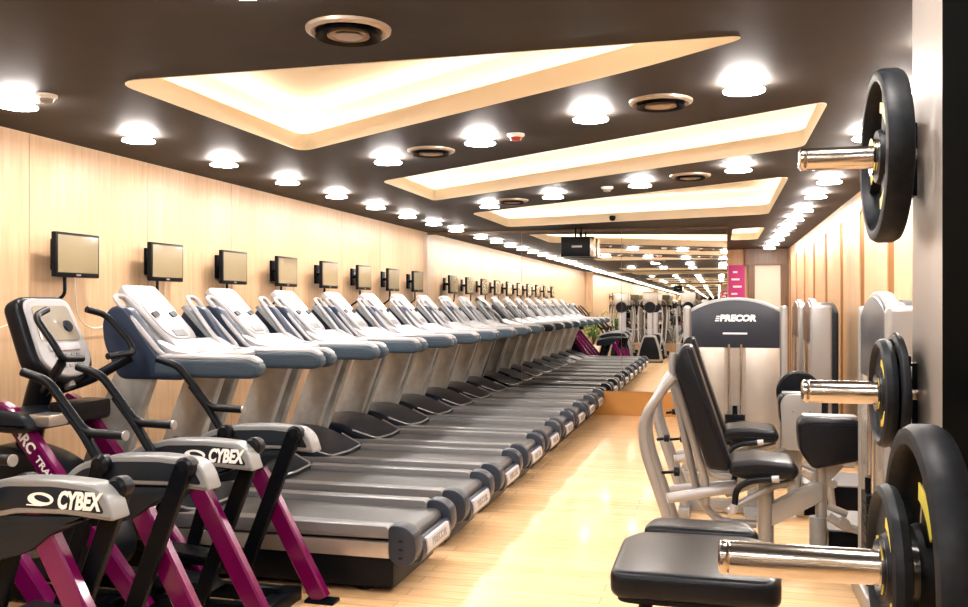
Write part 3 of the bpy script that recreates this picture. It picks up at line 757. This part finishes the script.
# ------------------------------------------------------------------ seated machines
def make_seat_machine():
    Y = 5.5; b = (.2, Y, 0)
    t = thing('seated_machine', 'x', 'exercise machine', b, 'seated machines facing the right wall')
    O = lambda n, bm, m, p=None: obj(n, bm, M[m], p or t, b)
    # back pad
    pad = round_poly([(-.235, 1.24), (-.20, 1.30), (-.15, 1.30), (.075, .62), (.06, .575), (-.06, .585), (-.245, 1.15)], .03, 4)
    bm = BM(); prism(bm, pad, Y - .15, Y + .15, bev=.025, seg=3); bp = O('back_pad', bm, 'vinyl')
    bm = BM(); tube(bm, [(-.255, Y - .05, 1.25), (-.262, Y - .05, 1.15), (-.07, Y - .05, .50), (-.07, Y - .05, .36)], .024, .05); O('back_post', bm, 'silver')
    # bent loops either side
    for dy in (-.14, .22):
        bm = BM(); tube(bm, [(-.25, Y + dy, 1.12), (-.30, Y + dy, 1.06), (-.43, Y + dy, .86), (-.42, Y + dy, .68), (-.20, Y + dy, .03)], .029, .13); O('side_tube', bm, 'silver')
    bm = BM(); tube(bm, [(-.26, Y + .05, 1.05), (-.12, Y + .05, .40), (-.02, Y + .05, .25), (.22, Y + .05, .24)], .024, .14); O('lower_tube', bm, 'silver')
    bm = BM(); tube(bm, [(-.29, Y - .12, .40), (.10, Y - .05, .47)], .030); tube(bm, [(-.28, Y + .16, .40), (.10, Y + .05, .47)], .026); O('seat_beam', bm, 'pale')
    bm = BM(); tube(bm, [(-.36, Y + .04, .72), (-.29, Y + .04, .73)], .010); lathe(bm, [(0, -.02), (.022, -.015), (.022, .015), (0, .02)], T(-.30, Y + .04, .73) @ AX, 14); O('adjust_knob', bm, 'black')
    bm = BM(); tube(bm, [(-.33, Y + .04, .52), (-.24, Y + .04, .53)], .010); lathe(bm, [(0, -.022), (.028, -.015), (.028, .015), (0, .022)], T(-.24, Y + .04, .53) @ AX, 14); O('adjust_knob', bm, 'black')
    # seat
    sp = round_poly([(.055, .57), (.07, .64), (.20, .66), (.42, .645), (.445, .60), (.42, .555), (.15, .54)], .03, 4)
    bm = BM(); prism(bm, sp, Y - .20, Y + .20, bev=.03, seg=3); O('seat_pad', bm, 'vinyl')
    bm = BM(); tube(bm, [(.27, Y, .02), (.27, Y, .54)], .045); O('seat_post', bm, 'silver')
    for s in (-1, 1):
        bm = BM(); tube(bm, [(.09, Y + s * .23, .40), (.10, Y + s * .23, .50), (.17, Y + s * .23, .545), (.30, Y + s * .23, .56)], .018, .05); hh = O('hand_grip', bm, 'black')
        bm = BM(); tube(bm, [(.29, Y + s * .23, .559), (.33, Y + s * .23, .563)], .021); O('grip_end', bm, 'pale', hh)
        bm = BM(); tube(bm, [(.08, Y + s * .23, .36), (.09, Y + s * .23, .41)], .022); O('grip_socket', bm, 'pale', hh)
    bm = BM(); tube(bm, [(.05, Y - .23, .37), (.30, Y - .12, .50), (.42, Y - .1, .53)], .02, .05); tube(bm, [(.05, Y + .23, .37), (.30, Y + .12, .50)], .02, .05); O('grip_rail', bm, 'silver')
    # arm to the front pad
    bm = BM(); prism(bm, [(.30, .25), (.30, .38), (.54, .52), (.58, .50), (.58, .42), (.54, .39)], Y - .045, Y + .045, bev=.01); O('lever_arm', bm, 'silver')
    bm = BM(); tube(bm, [(.575, Y, .06), (.575, Y, .68)], .033); O('pad_post', bm, 'silver')
    bm = BM(); tube(bm, [(.555, Y - .02, .16), (.555, Y - .02, .32)], .048); O('foot_roller', bm, 'grey')
    bm = BM(); prism(bm, round_poly([(.56, .70), (.44, .86), (.47, .895), (.74, .90), (.78, .87), (.775, .66), (.52, .60), (.45, .70)][1:], .035, 4), Y - .11, Y + .09, bev=.03, seg=3); fp = O('front_pad', bm, 'vinyl')
    bm = BM(); box(bm, .47, .76, Y - .07, Y + .05, .888, .905, .006); O('pad_top_glare', bm, 'grey', fp)  # grey slab painted in for the glare on the pad's upper face
    bm = BM(); prism(bm, [(.56, .62), (.70, .62), (.60, .50), (.56, .48)], Y - .02, Y + .02); O('pad_bracket', bm, 'silver')
    # base, linkage and weight platform
    bm = BM(); box(bm, -.25, .62, Y - .04, Y + .04, .02, .10, .01); box(bm, .20, .34, Y - .30, Y + .30, 0, .06, .01); box(bm, -.26, -.18, Y - .26, Y + .3, 0, .06, .01); O('base_frame', bm, 'silver')
    bm = BM(); box(bm, .62, 1.12, Y + .05, Y + .60, 0, .22, .012); O('platform', bm, 'black_metal')
    bm = BM(); box(bm, .62, 1.12, Y + .05, Y + .60, .222, .232, .002, 1); O('platform_top', bm, 'grey')
    bm = BM(); tube(bm, [(.60, Y - .14, .35), (.68, Y - .14, .30), (.78, Y - .14, .28), (.80, Y - .14, .10)], .025, .03); tube(bm, [(.60, Y - .1, .40), (.70, Y - .1, .36)], .02)
    lathe(bm, [(0, -.03), (.03, -.03), (.03, .03), (0, .03)], T(.68, Y - .14, .32) @ AYm, 16); lathe(bm, [(0, -.03), (.03, -.03), (.03, .03), (0, .03)], T(.80, Y - .14, .28) @ AYm, 16); O('linkage', bm, 'silver')
    return t
sm = make_seat_machine(); sm['label'] = 'seated machine with tall black back pad, nearest, in front of the silver tower'
s2 = copy_tree(sm); s2.location = (.18, 6.88, 0); s2['label'] = 'second seated machine with riveted grey back plate, beside the silver tower'
b = (.2, 5.5, 0)
bm = BM(); prism(bm, round_poly([(.47, .50), (.45, .84), (.49, .90), (.70, .90), (.73, .84), (.71, .50)], .04, 4), 5.36, 5.385, bev=.006); bp = obj('backing_plate', bm, M['silver'], s2, b)
for xx in (.54, .65):
    bm = BM(); lathe(bm, [(0, .01), (.010, .008), (.012, 0)], T(xx, 5.36, .78) @ AYm, 12); obj('rivet', bm, M['grey'], bp, b)
bm = BM(); lathe(bm, [(0, -.03), (.15, -.03), (.165, -.015), (.165, .015), (.15, .03), (0, .03)], T(.62, 5.95, .86) @ AYm, 36); obj('cam_wheel', bm, M['black'], s2, b)
bm = BM(); tube(bm, [(.62, 5.95, .05), (.62, 5.95, .86)], .03); obj('cam_post', bm, M['silver'], s2, b)

# ------------------------------------------------------------------ bench by the camera
Bb = (-.07, 3.05, 0)
t = thing('padded_bench', 'low padded black bench in front of the lowest weight peg', 'bench', Bb)
bm = BM(); prism(bm, round_poly([(-.325, 2.76), (-.325, 3.20), (-.27, 3.30), (.12, 3.31), (.175, 3.24), (.185, 2.76)], .06, 6), .635, .72, 'XY', bev=.03, seg=4); sp = obj('seat_pad', bm, M['vinyl'], t, Bb)
bm = BM(); prism(bm, round_poly([(-.305, 2.78), (-.305, 3.19), (-.25, 3.28), (.10, 3.29), (.155, 3.22), (.165, 2.78)], .06, 6), .62, .634, 'XY'); obj('pad_board', bm, M['black'], sp, Bb)
bm = BM(); prism(bm, round_poly([(-.27, 3.325), (-.24, 3.50), (.11, 3.50), (.15, 3.325)], .05, 6), .63, .728, 'XY', bev=.03, seg=4); obj('rear_pad', bm, M['vinyl'], t, Bb)
for (x, y) in ((-.22, 2.86), (.08, 2.86)):
    bm = BM(); tube(bm, [(x, y, .62), (x, y + .02, .04)], .022); obj('leg', bm, M['black_metal'], t, Bb)
bm = BM(); tube(bm, [(-.07, 3.2, .62), (-.07, 3.4, .04)], .035); obj('leg', bm, M['silver'], t, Bb)
bm = BM(); box(bm, -.11, -.03, 2.8, 3.6, .56, .625, .01); box(bm, -.30, .16, 2.84, 2.92, 0, .05, .01); box(bm, -.28, .14, 3.36, 3.44, 0, .05, .01); box(bm, -.11, -.03, 2.9, 3.4, .02, .07, .01); obj('frame', bm, M['black_metal'], t, Bb)

# ------------------------------------------------------------------ ellipticals and plant that the mirror shows
def make_elliptical():
    b = (0, 0, 0)
    t = thing('elliptical_trainer', 'x', 'exercise machine', b, 'elliptical trainers reflected in the mirror')
    O = lambda n, bm, m, p=None: obj(n, bm, M[m], p or t, b)
    sh = round_poly([(-.34, .03), (-.30, .30), (-.16, .72), (.16, .72), (.30, .30), (.34, .03)], .06, 4)
    bm = BM(); prism(bm, sh, .28, .62, bev=.03, seg=3); s = O('drive_housing', bm, 'silver')
    bm = BM(); prism(bm, [(p[0] * .82, .06 + p[1] * .86) for p in sh], .60, .632, bev=.004); O('housing_panel', bm, 'black', s)
    bm = BM(); tube(bm, [(0, .46, .7), (0, .40, 1.15), (0, .30, 1.45)], .055, .2, sy=1.3); O('column', bm, 'pale')
    bm = BM(); box(bm, -.20, .20, .28, .36, 1.52, 1.88, .03, 3); c = O('console', bm, 'shroud')
    bm = BM(); lathe(bm, [(0, .02), (.15, .02), (.16, 0), (.15, -.06), (0, -.06)], T(0, .36, 1.47) @ AYm, 28); O('speaker_bulb', bm, 'black', c)
    bm = BM(); box(bm, -.15, .15, .275, .283, 1.60, 1.82); O('screen', bm, 'screen', c)
    for k in (-1, 1):
        bm = BM(); tube(bm, [(k * .16, .30, 1.70), (k * .30, .18, 1.62), (k * .33, .22, 1.2), (k * .30, .42, .55), (k * .26, .46, .35)], .020, .12); O('arm', bm, 'silver')
        bm = BM(); tube(bm, [(k * .30, .18, 1.62), (k * .32, .19, 1.42)], .026); O('grip', bm, 'black')
        bm = BM(); tube(bm, [(k * .22, .5, .25), (k * .20, -.9, .22)], .03); box(bm, *sorted((k * .12, k * .28)), -.45, -.05, .27, .31, .01); O('pedal_arm', bm, 'silver')
        bm = BM(); tube(bm, [(k * .13, .4, .05), (k * .13, -1.0, .08)], .03); O('floor_rail', bm, 'black_metal')
    bm = BM(); box(bm, -.35, .35, .50, .60, 0, .06, .01); box(bm, -.32, .32, -1.08, -1.0, 0, .12, .01); O('stabilizer', bm, 'black')
    return t
el = make_elliptical()
spots = [(-1.77, .30, 'elliptical trainer standing clear in the mirror, left of the silver tower'), (-.80, -.8, 'elliptical trainer half hidden behind the silver tower in the mirror'),
         (-2.65, -.8, 'elliptical trainer beside the potted plant in the mirror'), (-1.77, -1.9, 'elliptical trainer in the back row, middle'), (-2.75, -2.56, 'elliptical trainer in the back row, plant side'),
         (-.85, -2.56, 'elliptical trainer in the back row, door side')]
for i, (x, y, l) in enumerate(spots):
    o = el if i == 0 else copy_tree(el); o.location = (x, y, 0); o['label'] = l
PB = (-3.45, -.5, 0)
t = thing('potted_plant', 'bushy green potted plant seen in the mirror past the magenta trainers', 'plant', PB)
bm = BM(); lathe(bm, [(0, 0), (.14, 0), (.20, .38), (.21, .40), (.18, .40), (.17, .36), (0, .36)], T(*PB), 28); pt = obj('pot', bm, M['white'], t, PB)
bm = BM(); lathe(bm, [(0, .372), (.172, .365)], T(*PB), 24); obj('soil', bm, M['soil'], pt, PB)
bm = BM(); stems = []
for k in range(16):
    a = k * 2.4; r_ = .12 + .42 * random.random(); h = .85 + .55 * random.random()
    p = [(PB[0], PB[1], .36), (PB[0] + r_ * .4 * math.cos(a), PB[1] + r_ * .4 * math.sin(a), .36 + (h - .36) * .6), (PB[0] + r_ * math.cos(a), PB[1] + r_ * math.sin(a), h)]
    tube(bm, p, .007, .1, 6); stems.append([Vector(q) for q in p])
obj('stems', bm, M['soil'], t, PB)
bm = BM()
for st in stems:
    for j in range(15):
        u = .35 + .65 * random.random()
        c = st[0] * (1 - u) ** 2 + st[1] * 2 * u * (1 - u) + st[2] * u * u
        a = random.random() * 2 * PI; el_ = random.uniform(-.5, .9); L = random.uniform(.09, .17); wd = L * .3
        d = Vector((math.cos(a) * math.cos(el_), math.sin(a) * math.cos(el_), math.sin(el_))); s = d.cross(Vector((0, 0, 1))).normalized(); nn = s.cross(d)
        vs = [c, c + d * L * .35 + s * wd, c + d * L * .5 - nn * .01, c + d * L * .35 - s * wd, c + d * L * .75 + s * wd * .6 - nn * .015, c + d * L * .75 - s * wd * .6 - nn * .015, c + d * L - nn * .03]
        add_faces(bm, vs, [(0, 1, 2), (0, 2, 3), (1, 4, 6, 2), (3, 2, 6, 5)])
fo = obj('foliage', bm, M['leaf'], t, PB)
